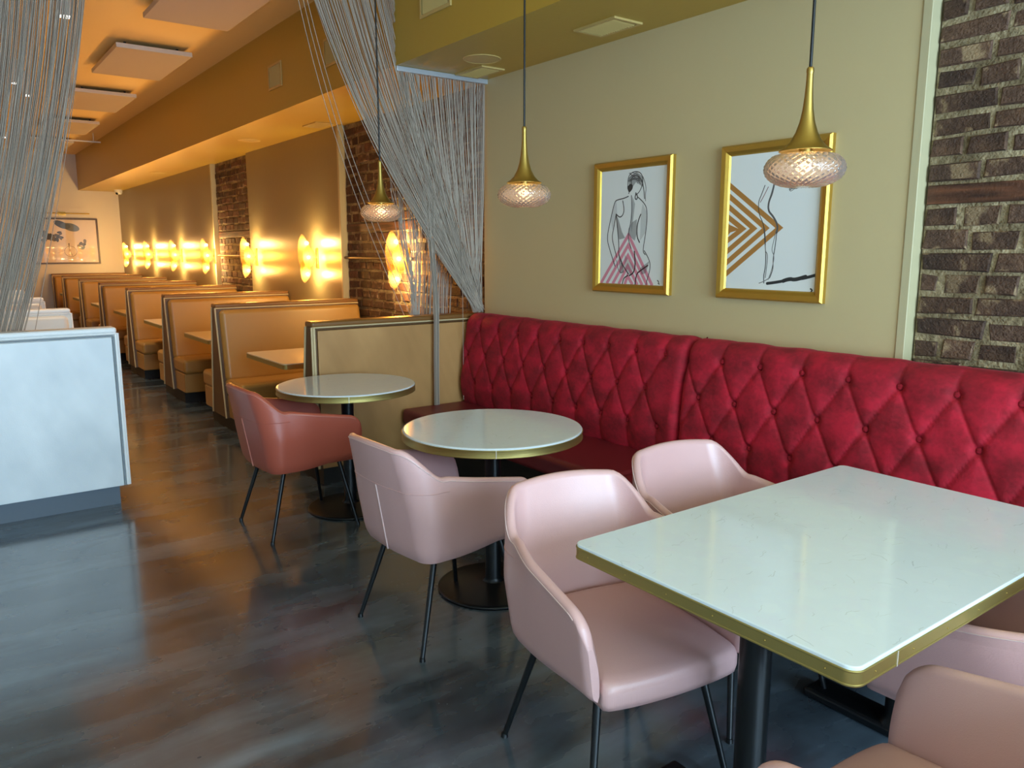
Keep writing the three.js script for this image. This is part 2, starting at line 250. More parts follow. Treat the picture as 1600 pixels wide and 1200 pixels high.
// shop front with two panes, behind the camera
const fr = structGroup('window_1', 'shop front with two tall panes letting in daylight', 'window');
const frameDark = M({ color: C('#2b2d2f'), roughness: 0.5, metalness: 0.4 });
obj('wall_below', box(LEFT, 3.6, 0, 0.38, FRONT, FRONT + 0.2), whiteWall, fr); obj('wall_above', box(LEFT, 3.6, 2.97, CEIL, FRONT, FRONT + 0.2), whiteWall, fr);
obj('wall_side', box(LEFT, -0.3, 0.38, 2.97, FRONT, FRONT + 0.2), whiteWall, fr); obj('wall_side', box(3.1, 3.6, 0.38, 2.97, FRONT, FRONT + 0.2), whiteWall, fr);
obj('mullion', box(1.37, 1.43, 0.38, 2.97, FRONT + 0.02, FRONT + 0.12), frameDark, fr);
for (const [a, b] of [[-0.3, 1.37], [1.43, 3.1]]) obj('pane', box(a, b, 0.38, 2.97, FRONT + 0.06, FRONT + 0.066), M({ color: C('#ffffff'), transmission: 1, roughness: 0.0, thickness: 0 }), fr);

// brick strips: every brick a piece of its own
function brickShape(len, h, k) {
  const j = () => (hash(k, Math.floor(len * 1000), Math.floor(rnd() * 9999)) - 0.5) * 0.014, d = 0.05;
  const L = len / 2, H = h / 2, i = 0.006, o = [[-L, -H], [L, -H], [L, H], [-L, H]].map(([z, y]) => [z + j(), y + j()]), m = o.map(([z, y]) => [z * (1 - i / L), y * (1 - i / H)]);
  const p = [], quad = (a, b, c, e) => p.push(...a, ...b, ...c, ...a, ...c, ...e), dx = [0, 1, 2, 3].map(() => j() * 0.5);
  const F = m.map(([z, y], q) => [-d / 2 + dx[q], y, z]), E2 = o.map(([z, y]) => [-d / 2 + 0.007, y, z]), B = o.map(([z, y]) => [d / 2, y, z]);
  quad(F[0], F[1], F[2], F[3]);
  for (let q = 0; q < 4; q++) { const r = (q + 1) % 4; quad(E2[q], E2[r], F[r], F[q]); quad(B[q], B[r], E2[r], E2[q]); }
  const g = new THREE.BufferGeometry(); g.setAttribute('position', new THREE.Float32BufferAttribute(p, 3)); g.computeVertexNormals();
  const out = metres(g), uv = out.attributes.uv, ou = rnd(), ov = rnd(); for (let q = 0; q < uv.count; q++) uv.setXY(q, uv.getX(q) + ou, uv.getY(q) + ov);
  return out;
}
const brickCache = new Map();
function brickGeo(len) { const key = Math.round(len * 50) / 50, n = Math.floor(rnd() * 4), id = key + ':' + n; if (!brickCache.has(id)) brickCache.set(id, brickShape(key, 0.069, n + 1)); return brickCache.get(id); }
function brickWall(z0, z1, y0, y1, mats, label, wood) {
  const g = structGroup('wall_right', label, 'brick wall'), pitch = 0.0868, joint = 0.018;
  obj('mortar', box(BRICK - 0.002, 3.6, 0, SOFFIT, z0, z1), mortarMat, g);
  obj('timber', rbox(BRICK - 0.012, BRICK + 0.06, wood, wood + 0.074, z0 + 0.004, z1 - 0.004, 0.004, 1), woodMat, g);
  const rows = Math.ceil((y1 - y0) / pitch);
  for (let r = 0; r < rows; r++) {
    // courses are set out up and down from the timber
    const up = wood + 0.074 + 0.008, down = wood - 0.008, nUp = Math.floor((y1 - up) / pitch);
    const y = r < nUp ? up + (r + 0.5) * pitch : down - (r - nUp + 0.5) * pitch;
    if (y > y1 - 0.02 || y < y0) continue;
    const headers = r % 3 === 1;
    let z = z0 + 0.004 - (rnd() < 0.5 ? 0.05 : 0.0);
    while (z < z1 - 0.02) {
      let len = headers ? rr(0.115, 0.15) : rnd() < 0.22 ? rr(0.12, 0.16) : rr(0.2, 0.26); len = Math.round(len * 50) / 50;
      let a = Math.max(z, z0 + 0.004), b = Math.min(z + len, z1 - 0.004);
      if (z1 - b < 0.05) b = z1 - 0.004;
      const l2 = Math.max(0.02, Math.floor((b - a) * 50) / 50);
      if (b - a > 0.035) { const m = obj('brick', brickGeo(l2), mats[Math.floor(rnd() * mats.length)], g); m.position.set(BRICK + 0.016 + rr(-0.004, 0.004), y + rr(-0.003, 0.003), (a + b) / 2); m.rotation.x = rr(-0.012, 0.012); m.scale.z = (b - a) / l2; }
      z = b + joint;
    }
  }
  return g;
}
brickWall(-1.6, FRONT - 0.02, 0.95, SOFFIT, nearBricks, 'old dark brown brick wall at the window end', 1.7);
brickWall(-7.05, -4.66, 0.9, SOFFIT, farBricks, 'brown brick strip behind the string curtain', 1.69);
brickWall(-11.18, -9.72, 0.9, SOFFIT, farBricks, 'far brick strip between the glowing sconces', 1.69);

// ---------------------------------------------------------------- ceiling fittings
const acoustic = [-6.13, -8.46, -10.86, -13.3, -15.7], ordinal = ['first', 'second', 'third', 'fourth', 'fifth', 'sixth', 'seventh'];
acoustic.forEach((z, i) => {
  const t = thing('acoustic_panel', `beige flat acoustic panel under ceiling, ${ordinal[i]} counting from the window end`, 'ceiling panel', [1.823, 3.265, z], 0, 'acoustic panels in a row under the ceiling');
  obj('board', rbox(-0.318, 0.318, 0, 0.04, -0.635, 0.635, 0.004, 1), acousticMat, t);
  for (const [a, b] of [[-0.22, -0.5], [0.22, -0.5], [-0.22, 0.5], [0.22, 0.5]]) obj('standoff', cyl(0.012, 0.012, 0.04, CEIL - 3.265, a, b, 10), blackMetal, t);
});
function spot(x, y, z, label) {
  const t = thing('cylinder_spotlight', label, 'spotlight', [x, y, z], 0, 'white cylinder spotlights hanging from the ceiling');
  obj('body', [cyl(0.045, 0.045, 0.006, 0.22, 0, 0, 24)], whitePaint, t); obj('lens', cyl(0.038, 0.038, 0, 0.006, 0, 0, 24), lensMat, t); obj('stem', cyl(0.006, 0.006, 0.22, CEIL - y, 0, 0, 8), whitePaint, t);
  const s = new THREE.SpotLight(new THREE.Color().setRGB(1, 0.85, 0.62), 6, 0, 0.7, 0.5); s.position.set(0, -0.01, 0); s.target.position.set(0, -2, 0); s.castShadow = true; t.add(s, s.target);
}
spot(0.93, 3.1, -6.43, 'white cylinder spotlight seen through the grey strings, highest in view');
spot(1.0, 3.1, -9.83, 'white cylinder spotlight, right-hand one of the middle pair behind the strings');
spot(0.86, 3.1, -9.2, 'white cylinder spotlight, left-hand one of the middle pair behind the strings');
spot(1.04, 3.1, -13.59, 'white cylinder spotlight behind the strings, lowest in view');
tag(obj('ceiling_rail', [box(0.9, 2.4, 3.2, 3.22, -14.26, -14.24), rod(V(1.2, 3.22, -14.25), V(1.2, CEIL, -14.25), 0.006), rod(V(2.3, 3.22, -14.25), V(2.3, CEIL, -14.25), 0.006)], whitePaint), 'thin pale rail hanging across the far ceiling', 'rail');
const ventMat = M({ color: C('#bfa566'), roughness: 0.4 });
function grille(label, w, h, n, pos, rot, depthMat = darkGap) {              // built flat in x-y, face towards +z
  const t = thing('air_vent', label, 'vent', pos); t.rotation.set(...rot);
  obj('frame', [box(-w / 2, w / 2, h / 2 - 0.018, h / 2, 0, 0.01), box(-w / 2, w / 2, -h / 2, -h / 2 + 0.018, 0, 0.01), box(-w / 2, -w / 2 + 0.018, -h / 2 + 0.018, h / 2 - 0.018, 0, 0.01), box(w / 2 - 0.018, w / 2, -h / 2 + 0.018, h / 2 - 0.018, 0, 0.01)], ventMat, t);
  obj('duct', box(-w / 2 + 0.018, w / 2 - 0.018, -h / 2 + 0.018, h / 2 - 0.018, -0.002, 0.001), depthMat, t);
  for (let i = 0; i < n; i++) { const g = box(-0.006, 0.006, -h / 2 + 0.02, h / 2 - 0.02, -0.001, 0.001); g.rotateY(0.8); const m = obj('slat', g, ventMat, t); m.position.set(lerp(-w / 2 + 0.03, w / 2 - 0.03, (i + 0.5) / n), 0, 0.006); }
}
const down = [Math.PI / 2, 0, Math.PI / 2], left = [0, -Math.PI / 2, 0];
grille('slatted vent in the soffit above the gold framed drawings', 0.31, 0.2, 14, [2.97, SOFFIT, -3.18], down);
grille('slatted vent in the soffit beside the string curtain rail', 0.31, 0.18, 14, [3.02, SOFFIT, -4.44], down);
grille('slatted vent in the far soffit above the booths', 0.31, 0.18, 12, [3.04, SOFFIT, -7.14], down);
grille('upright slatted vent on the ochre beam face beyond the strings', 0.3, 0.2, 12, [BEAM, 2.96, -6.72], left);
grille('slatted vent on the ochre beam face behind the strings', 0.3, 0.2, 12, [BEAM, 2.94, -5.55], left);
grille('slatted vent on the near ochre beam face at the picture top', 0.34, 0.2, 14, [BEAM, 2.97, -4.12], left);
[[2.84, -4.15, 0.115, 'round flush speaker cover in the near soffit'], [2.87, -8.57, 0.115, 'round flush speaker cover in the soffit, second from the window end'], [2.92, -12.9, 0.115, 'round flush speaker cover in the soffit, farthest from the window end']].forEach(([x, z, r, l]) => {
  const t = thing('ceiling_speaker', l, 'speaker', [x, SOFFIT, z], 0, 'round speaker covers in the soffit');
  obj('rim', lathe([[r - 0.008, 0], [r - 0.004, -0.006], [r, -0.004], [r + 0.002, 0]], 40), ventMat, t); obj('cover', lathe([[0, -0.005], [r - 0.012, -0.004], [r - 0.007, 0]], 40), ventMat, t);
});
{ const t = thing('security_camera', 'small white dome camera in the far soffit corner', 'camera', [3.1, SOFFIT, -17.0]); obj('housing', lathe([[0, -0.09], [0.05, -0.085], [0.07, -0.05], [0.075, 0]], 24), whitePaint, t); obj('lens', new THREE.SphereGeometry(0.03, 16, 12).translate(-0.03, -0.065, 0.03), blackMetal, t); }

// ---------------------------------------------------------------- wall sconces
function leafGlass(h, w, bend) {                                              // a thick curved pointed leaf, faces along x
  const half = (s) => w / 2 * Math.pow(Math.sin(Math.PI * clamp(s, 0.004, 0.996)), 0.75);
  const at = (s, t, side) => { const k = half(s) * (2 * t - 1); return [side * 0.003 + bend * (k * k) / (w * w) * 4, (s - 0.5) * h, k]; };
  const a = grid(26, 10, (s, t) => at(s, t, -1)), b = flip(grid(26, 10, (s, t) => at(s, t, 1)));
  const rim = [0, 1].map((e) => grid(26, 1, (s, t) => at(s, e, t ? 1 : -1)));
  return [a, b, ...rim];
}
const leafGeoms = [merge(leafGlass(0.36, 0.14, 0.03)), merge(leafGlass(0.24, 0.13, 0.03)), merge(leafGlass(0.22, 0.12, 0.03))];
const plateGeo = (() => { const s = new THREE.Shape(); s.moveTo(-0.03, -0.1); s.lineTo(0.03, -0.1); s.lineTo(0.016, -0.02); s.lineTo(0.022, 0.1); s.lineTo(-0.022, 0.1); s.lineTo(-0.016, -0.02); s.closePath(); const g = new THREE.ExtrudeGeometry(s, { depth: 0.012, bevelEnabled: true, bevelSize: 0.002, bevelThickness: 0.002, bevelSegments: 1 }); g.rotateY(-Math.PI / 2); return g; })();
const bulbGeo = new THREE.SphereGeometry(0.02, 16, 12);
function sconce(z, label, wallX, side, depth = 0) {                          // side -1: on the right wall, facing -x
  const t = thing('wall_sconce', label, 'wall light', [wallX, 1.44, z], side < 0 ? 0 : Math.PI, 'leaf glass sconces along the booth wall');
  obj('backplate', plateGeo, brassMat, t);
  obj('arm', [rod(V(-0.01, 0.0, 0), V(-0.1, 0, 0), 0.007), rod(V(-0.1, -0.17, 0), V(-0.1, 0.16, 0), 0.006), rod(V(-0.1, 0.03, 0), V(-0.1, 0.03, 0.07), 0.006)], brassMat, t);
  [[0, -0.16, 0.06, 0.0], [1, -0.13, 0.01, 0.085], [2, -0.155, -0.135, 0.01]].forEach(([k, x, y, dz]) => { const m = obj('glass_leaf', leafGeoms[k], leafMat, t); m.position.set(x, y, dz); m.rotation.y = [0.65, 0.9, 0.6][k]; m.rotation.x = [0.06, -0.1, -0.08][k]; });
  for (const [y, dz] of [[0.15, 0], [0.01, 0.035], [-0.16, 0]]) {
    const b = obj('bulb', bulbGeo, bulbMat, t); b.position.set(-0.112, y, dz);
    const l = new THREE.PointLight(WARM, SCONCE_CD, 0, 2); l.position.set(-0.112, y, dz); l.castShadow = true; t.add(l);
  }
}
[-5.86, -7.66, -9.5, -11.22, -12.97, -14.79, -16.6].forEach((z, i) => sconce(z, ['glowing leaf glass sconce on the brick strip beside the string curtain', 'glowing leaf glass sconce on the painted wall just beyond the first brick strip', 'glowing leaf glass sconce at the near edge of the far brick strip', 'glowing leaf glass sconce at the far edge of the far brick strip', 'glowing leaf glass sconce, third from the end wall', 'glowing leaf glass sconce, second from the end wall', 'glowing leaf glass sconce nearest to the end wall'][i], i === 0 ? BRICK - 0.01 : WALL, -1));
for (const [z0, z1, l] of [[-7.06, -5.75, 'thin pipe along the near brick strip'], [-11.15, -9.75, 'thin pipe along the far brick strip']]) tag(obj('wall_pipe', [rod(V(3.225, 1.45, z0), V(3.225, 1.45, z1), 0.012), rod(V(3.225, 1.45, z0 + 0.2), V(3.29, 1.45, z0 + 0.2), 0.008), rod(V(3.225, 1.45, z1 - 0.2), V(3.29, 1.45, z1 - 0.2), 0.008)], M({ color: C('#6d5a40'), roughness: 0.5, metalness: 0.5 })), l, 'pipe');

// ---------------------------------------------------------------- pictures
function picture(z0, z1, y0, y1, art, label) {
  const t = thing('framed_drawing', label, 'picture', [WALL, (y0 + y1) / 2, (z0 + z1) / 2]), w = z1 - z0, h = y1 - y0, fw = 0.05;
  const prof = [[0, 0.0], [0, 0.022], [0.008, 0.034], [0.03, 0.03], [0.044, 0.02], [fw, 0.012], [fw, 0.0]];   // across the rail from the outer edge in, and out from the wall
  const rail = (along, len, L) => {                                            // mitred rail, along 'h' or 'v', at side L
    const p = [], pt = (k, e) => { const [q, d] = prof[k], c = (len / 2 - q) * e; return along === 'v' ? [-d, c, L * (w / 2 - q)] : [-d, L * (h / 2 - q), c]; };
    for (let k = 0; k < prof.length - 1; k++) { const a = pt(k, -1), b = pt(k, 1), c = pt(k + 1, 1), e = pt(k + 1, -1); p.push(...a, ...b, ...c, ...a, ...c, ...e); }
    const g = new THREE.BufferGeometry(); g.setAttribute('position', new THREE.Float32BufferAttribute(p, 3)); g.computeVertexNormals();
    return metres(g);
  };
  for (const s of [-1, 1]) { obj('frame_rail', rail('v', h, s), goldMat, t); obj('frame_rail', rail('h', w, s), goldMat, t); }
  obj('backing', box(-0.008, -0.001, -h / 2 + 0.01, h / 2 - 0.01, -w / 2 + 0.01, w / 2 - 0.01), darkGap, t);
  const g = new THREE.PlaneGeometry(w - 2 * fw + 0.004, h - 2 * fw + 0.004); g.rotateY(-Math.PI / 2); g.translate(-0.0115, 0, 0);
  obj('drawing', g, M({ map: art, roughness: 0.5 }), t);
}
picture(-3.487, -2.885, 1.28, 2.015, artOne, 'gold framed ink sketch of a figure seen from behind with pink triangle stripes');
picture(-2.57, -1.98, 1.285, 2.018, artTwo, 'gold framed ink sketch with ochre chevron stripes, behind the nearest pendant');
{
  const t = thing('framed_print', 'wide thin framed print of dark petals on the pale end wall', 'picture', [2.2, 1.695, BACK]);
  obj('frame', [box(-0.58, 0.58, 0.41, 0.44, 0, 0.03), box(-0.58, 0.58, -0.44, -0.41, 0, 0.03), box(-0.58, -0.55, -0.41, 0.41, 0, 0.03), box(0.55, 0.58, -0.41, 0.41, 0, 0.03)], M({ color: C('#3c2418'), roughness: 0.4 }), t);
  const g = new THREE.PlaneGeometry(1.1, 0.82); g.translate(0, 0, 0.012);
  obj('print', g, M({ map: artBack, roughness: 0.5, clearcoat: 1, clearcoatRoughness: 0.015 }), t);
  const p = thing('picture_light', 'slim brass picture light above the wide framed print', 'picture light', [2.18, 2.22, BACK]);
  obj('bar', rod(V(-0.45, 0, 0.16), V(0.45, 0, 0.16), 0.012), brassMat, p); obj('bracket', [rod(V(0, 0, 0.0), V(0, 0, 0.16), 0.01), box(-0.06, 0.06, -0.035, 0.035, 0, 0.014)], brassMat, p);
}

// ---------------------------------------------------------------- booths
function prism(poly, x0, x1) {                                               // (z, y) outline swept along x
  const s = new THREE.Shape(); poly.forEach(([z, y], i) => (i ? s.lineTo(z, y) : s.moveTo(z, y))); s.closePath();
  const g = new THREE.ExtrudeGeometry(s, { depth: x1 - x0, bevelEnabled: false });
  g.applyMatrix4(new THREE.Matrix4().set(0, 0, 1, x0, 0, 1, 0, 0, 1, 0, 0, 0, 0, 0, 0, 1));   // shape x -> z, depth -> x
  const ix = g.index ? g.toNonIndexed() : g, p = ix.attributes.position.array;                // mirrored by the axis swap: turn the faces back
  for (let i = 0; i < p.length; i += 9) for (let k = 0; k < 3; k++) { const q = p[i + 3 + k]; p[i + 3 + k] = p[i + 6 + k]; p[i + 6 + k] = q; }
  ix.computeVertexNormals();
  return metres(ix);
}
function booth(z, label, group, aisle, wallEnd, near, far, set) {
  const t = thing('booth_bench', label, 'booth', [0, 0, z], 0, group), x0 = Math.min(aisle, wallEnd), x1 = Math.max(aisle, wallEnd), s = aisle < wallEnd ? 1 : -1, in0 = aisle + s * 0.022;
  const nb = near ? 0.19 : 0.05, fb = far ? 0.19 : 0.05, T = 1.04, B = 0.12, edge = (y, b) => lerp(b, 0.05, (y - B) / (T - B));
  obj('frame', prism([[-fb, B], [nb, B], [0.05, T], [-0.05, T]], x0, x1), set.end, t);
  obj('top_rail', rbox(x0 - 0.006, x1, T, T + 0.035, -0.06, 0.06, 0.014), set.cap, t);
  obj('plinth', box(Math.min(aisle + s * 0.05, wallEnd), Math.max(aisle + s * 0.05, wallEnd), 0, B, -(far ? 0.4 : 0.02), near ? 0.4 : 0.02), set.plinth, t);
  const xs = aisle - s * 0.004;
  obj('welt', [rod(V(xs, B, nb), V(xs, T, 0.05), 0.007), rod(V(aisle, T - 0.002, 0.052), V(wallEnd, T - 0.002, 0.052), 0.006)], set.welt, t);
  if (far) obj('welt', rod(V(xs, B, -fb), V(xs, T, -0.05), 0.007), set.welt, t);
  for (const [has, d] of [[near, 1], [far, -1]]) {
    if (!has) continue;
    const lean = Math.atan2(0.14, T - B), cushion = rbox(Math.min(in0, wallEnd), Math.max(in0, wallEnd), -0.305, 0.305, -0.045, 0.045, 0.042, 5);
    cushion.rotateX(-lean * d); cushion.translate(0, 0.722, d * (edge(0.722, 0.19) + 0.006));
    obj('back_cushion', cushion, set.pad, t);
    obj('seat_cushion', rbox(x0 + (s > 0 ? 0.02 : 0), x1 - (s > 0 ? 0 : 0.02), 0.31, 0.45, d > 0 ? 0.1 : -0.56, d > 0 ? 0.56 : -0.1, 0.035, 4), set.pad, t);
    obj('seat_base', rbox(x0 + (s > 0 ? 0.025 : 0), x1 - (s > 0 ? 0 : 0.025), B, 0.312, d > 0 ? 0.12 : -0.53, d > 0 ? 0.53 : -0.12, 0.012, 2), set.pad, t);
  }
  if (!near) {                                                               // flat upholstered back with a stitched border
    const p = obj('back_panel', rbox(Math.min(aisle + s * 0.03, wallEnd), Math.max(aisle + s * 0.03, wallEnd), B, T - 0.022, 0.04, 0.064, 0.004, 2), set.panel, t);
    obj('seam', [rod(V(aisle + s * 0.022, B, 0.056), V(aisle + s * 0.022, T - 0.02, 0.056), 0.006), rod(V(aisle + s * 0.02, T - 0.014, 0.056), V(wallEnd, T - 0.014, 0.056), 0.005)], set.groove, p);
    obj('edge_piping', rbox(Math.min(aisle, aisle + s * 0.016), Math.max(aisle, aisle + s * 0.016), B, T, 0.04, 0.066, 0.006, 2), set.welt, p);
  }
}
const tanSet = { end: tanDark, cap: tanCap, plinth: blackPlinth, welt: weltMat, pad: tanLeather, panel: tanPanelMat, groove: tanDark };
const whiteSet = { end: whiteLeather, cap: whiteSeam, plinth: greyPlinth, welt: whiteSeam, pad: whiteLeather, panel: whitePanelMat, groove: greyGroove };
const tanZ = [-4.735, -6.81, -8.58, -10.42, -12.31, -14.12, -16.06, -17.53];
tanZ.forEach((z, i) => booth(z, i === 0 ? 'tan booth end with a flat leather back, beside the red banquette' : i === 7 ? 'tan single booth bench against the end wall' : `tan back-to-back booth bench, ${ordinal[i - 1]} behind the flat leather booth end`, 'tan booth benches along the brick and painted wall', 1.9, WALL, i > 0, i < 7, tanSet));
const whiteZ = [-5.11, -6.96, -8.7, -10.5, -12.3, -14.1];
whiteZ.forEach((z, i) => booth(z, i === 0 ? 'white booth end with a large flat back panel near the aisle' : `white back-to-back booth bench, ${ordinal[i - 1]} behind the large white booth end`, 'white booth benches opposite the tan ones', 0.85, LEFT, i > 0, true, whiteSet));
function slab(w, d, h, r, top, edge, t, name = 'table_top') {                 // rounded rectangular top with a ribbed metal band
  const shape = (o) => { const s = new THREE.Shape(), a = w / 2 + o, b = d / 2 + o, q = r + o; s.moveTo(-a + q, -b); s.lineTo(a - q, -b); s.absarc(a - q, -b + q, q, -Math.PI / 2, 0); s.lineTo(a, b - q); s.absarc(a - q, b - q, q, 0, Math.PI / 2); s.lineTo(-a + q, b); s.absarc(-a + q, b - q, q, Math.PI / 2, Math.PI); s.lineTo(-a, -b + q); s.absarc(-a + q, -b + q, q, Math.PI, 1.5 * Math.PI); return s; };
  const ext = (o, y0, y1, bev) => { const g = new THREE.ExtrudeGeometry(shape(o - bev), { depth: y1 - y0 - 2 * bev, bevelEnabled: bev > 0, bevelSize: bev, bevelThickness: bev, bevelSegments: 3, curveSegments: 8 }); g.rotateX(-Math.PI / 2); g.translate(0, y0 + bev, 0); return metres(g); };
  obj(name, ext(-0.003, h - 0.012, h, 0.003), top, t);
  obj('metal_band', [ext(-0.004, h - 0.042, h - 0.0115, 0), ext(0, h - 0.0125, h - 0.0075, 0.0018), ext(-0.0015, h - 0.036, h - 0.0125, 0), ext(0, h - 0.041, h - 0.0355, 0.0018)], edge, t);
}
function boothTable(x, z, flipX, label, group) {
  const t = thing('booth_table', label, 'table', [x, 0, z], flipX ? Math.PI : 0, group);
  slab(1.22, 0.84, 0.72, 0.03, creamTop, brassEdgeMat, t);
  obj('column', cyl(0.04, 0.04, 0.02, 0.68, 0.05, 0), blackMetal, t); obj('top_plate', box(-0.2, 0.3, 0.665, 0.68, -0.15, 0.15), blackMetal, t); obj('foot', lathe([[0, 0.03], [0.06, 0.03], [0.2, 0.014], [0.21, 0], [0, 0]], 32).translate(0.05, 0, 0), blackMetal, t);
}
const mids = tanZ.slice(0, -1).map((z, i) => (z + tanZ[i + 1]) / 2);
mids.forEach((z, i) => boothTable(2.57, z - (i === 0 ? 0.03 : 0), false, `cream booth table with metal edge, ${ordinal[i]} from the red banquette`, 'cream tables between the tan booths'));
whiteZ.slice(0, -1).map((z, i) => (z + whiteZ[i + 1]) / 2).forEach((z, i) => boothTable(0.14, z, true, `cream table between white booths, ${ordinal[i]} from the large white booth end`, 'cream tables between the white booths'));

// ---------------------------------------------------------------- red tufted banquette
function banquette(z0, z1, first, step, label) {
  const t = thing('tufted_banquette', label, 'banquette', [0, 0, (z0 + z1) / 2], 0, 'red velvet tufted banquettes along the wall'), zc = (z0 + z1) / 2;
  const prof = new THREE.CatmullRomCurve3([V(3.02, 0.4, 0), V(2.985, 0.5, 0), V(2.972, 0.62, 0), V(2.99, 0.8, 0), V(3.018, 0.96, 0), V(3.04, 1.035, 0), V(3.085, 1.075, 0), V(3.14, 1.08, 0), V(3.19, 1.068, 0)], false, 'centripetal');
  const NV = 120, NU = Math.round((z1 - z0) / 0.0085), pts = prof.getSpacedPoints(NV), LEN = prof.getLength();
  const lOf = (y) => { let k = 0; while (pts[k].y < y) k++; return k / NV * LEN; };
  const rows = [lOf(0.61), lOf(0.8), lOf(0.985)], btn = [];
  rows.forEach((l, r) => { for (let z = first + (r === 1 ? -step / 2 : 0); z < z1 - 0.05; z += step) if (z > z0 + 0.05) btn.push([z, l, r]); });
  const seg = [];
  for (const [z, l, r] of btn) {
    if (r === 1) for (const q of [0, 2]) for (const s of [-1, 1]) seg.push([z, l, z + s * step / 2, rows[q]]);
    if (r === 0) seg.push([z, l, z, -0.1]);
    if (r === 2) seg.push([z, l, z, l + 0.2]);
  }
  const near = (z, l) => { let m = 9; for (const [a, b, c, d] of seg) { if (Math.abs(z - (a + c) / 2) > step) continue; const ux = c - a, uy = d - b, k = clamp(((z - a) * ux + (l - b) * uy) / (ux * ux + uy * uy)), e = Math.hypot(z - a - k * ux, l - b - k * uy); if (e < m) m = e; } return m; };
  const body = grid(NU + 2, NV, (u, v, i, j) => {
    const k = clamp(i - 1, 0, NU) / NU, z = lerp(z0, z1, k), p = pts[j], l = v * LEN;
    if (i === 0 || i === NU + 2) return [3.19, p.y, z - zc, z, l];
    const a = pts[Math.max(0, j - 1)], b = pts[Math.min(NV, j + 1)], tx = b.x - a.x, ty = b.y - a.y, n = Math.hypot(tx, ty);
    const g = near(z, l); let rb = 9; for (const [bz, bl] of btn) { const e = Math.hypot(z - bz, l - bl); if (e < rb) rb = e; }
    const topFade = 1 - 0.75 * sm(LEN - 0.2, LEN - 0.08, l), wob = 0.003 * Math.sin(z * 23 + l * 9) * Math.sin(l * 17 - z * 5);
    let d = topFade * (0.011 * (1 - Math.exp(-g / 0.035)) - 0.004 * Math.exp(-((g / 0.0045) ** 2))) - 0.022 * Math.exp(-((rb / 0.02) ** 2)) + wob;
    const e = Math.min(z - z0, z1 - z); if (e < 0.05) d -= 0.045 * (1 - Math.sqrt(1 - (1 - e / 0.05) ** 2));
    return [Math.min(3.19, p.x - ty / n * d), p.y + tx / n * d, z - zc, z, l];
  });
  obj('backrest', body, velvet, t);
  const bg = new THREE.SphereGeometry(0.013, 12, 8); bg.scale(0.6, 1, 1);
  for (const [z, l] of btn) { const p = prof.getPointAt(l / LEN); const m = obj('button', bg, velvet, t); m.position.set(p.x + 0.014, p.y, z - zc); }
  const h = (z1 - z0) / 2;
  obj('seat', rbox(2.5, 3.05, 0.35, 0.455, -h + 0.004, h - 0.004, 0.03, 4), maroon, t);
  obj('base', box(2.62, 3.19, 0, 0.352, -h + 0.01, h - 0.01), blackPlinth, t);
}
banquette(-4.655, -2.622, -4.47, 0.2135, 'red velvet tufted banquette in the corner beside the tan booth end');
banquette(-2.618, -0.5, -2.4, 0.217, 'red velvet tufted banquette behind the rectangular table');

// ---------------------------------------------------------------- cafe tables
function roundTable(x, z, label) {
  const t = thing('round_table', label, 'table', [x, 0, z], 0, 'round white tables with brass edge'), R = 0.4, h = 0.75;
  const top = metres(lathe([[0, h], [R - 0.012, h], [R - 0.006, h - 0.001], [R - 0.003, h - 0.004], [R - 0.003, h - 0.012], [0, h - 0.012]], 96));
  { const n = top.attributes.normal; top.deleteAttribute('normal'); top.computeVertexNormals(); }
  obj('table_top', top, quartz, t);
  obj('metal_band', lathe([[R - 0.02, h - 0.008], [R - 0.001, h - 0.0075], [R, h - 0.009], [R, h - 0.012], [R - 0.0025, h - 0.0135], [R - 0.0025, h - 0.035], [R, h - 0.0365], [R, h - 0.041], [R - 0.002, h - 0.042], [R - 0.02, h - 0.042]], 96), brassEdgeMat, t);
  const a = Math.atan2(-x * 0.55 - 0.1, -z * 0.7), joint = box(-0.0015, 0.0015, h - 0.041, h - 0.008, R - 0.001, R + 0.0006); joint.rotateY(Math.atan2(-x + 0.08, -z + 0.1)); obj('band_joint', joint, M({ color: C('#dcd8cc'), roughness: 0.4, metalness: 0.5 }), t);
  obj('under_plate', cyl(0.17, 0.17, h - 0.055, h - 0.04, 0, 0, 32), blackMetal, t);
  obj('column', lathe([[0.055, 0.03], [0.036, 0.05], [0.036, h - 0.06]], 32), blackMetal, t);
  obj('foot', lathe([[0, 0.035], [0.06, 0.034], [0.15, 0.026], [0.24, 0.016], [0.252, 0.01], [0.252, 0], [0, 0]], 64), blackMetal, t);
}
roundTable(1.9, -4.2, 'small round white table in front of the tan booth end');
roundTable(1.94, -2.77, 'small round white table in front of the red banquette corner');
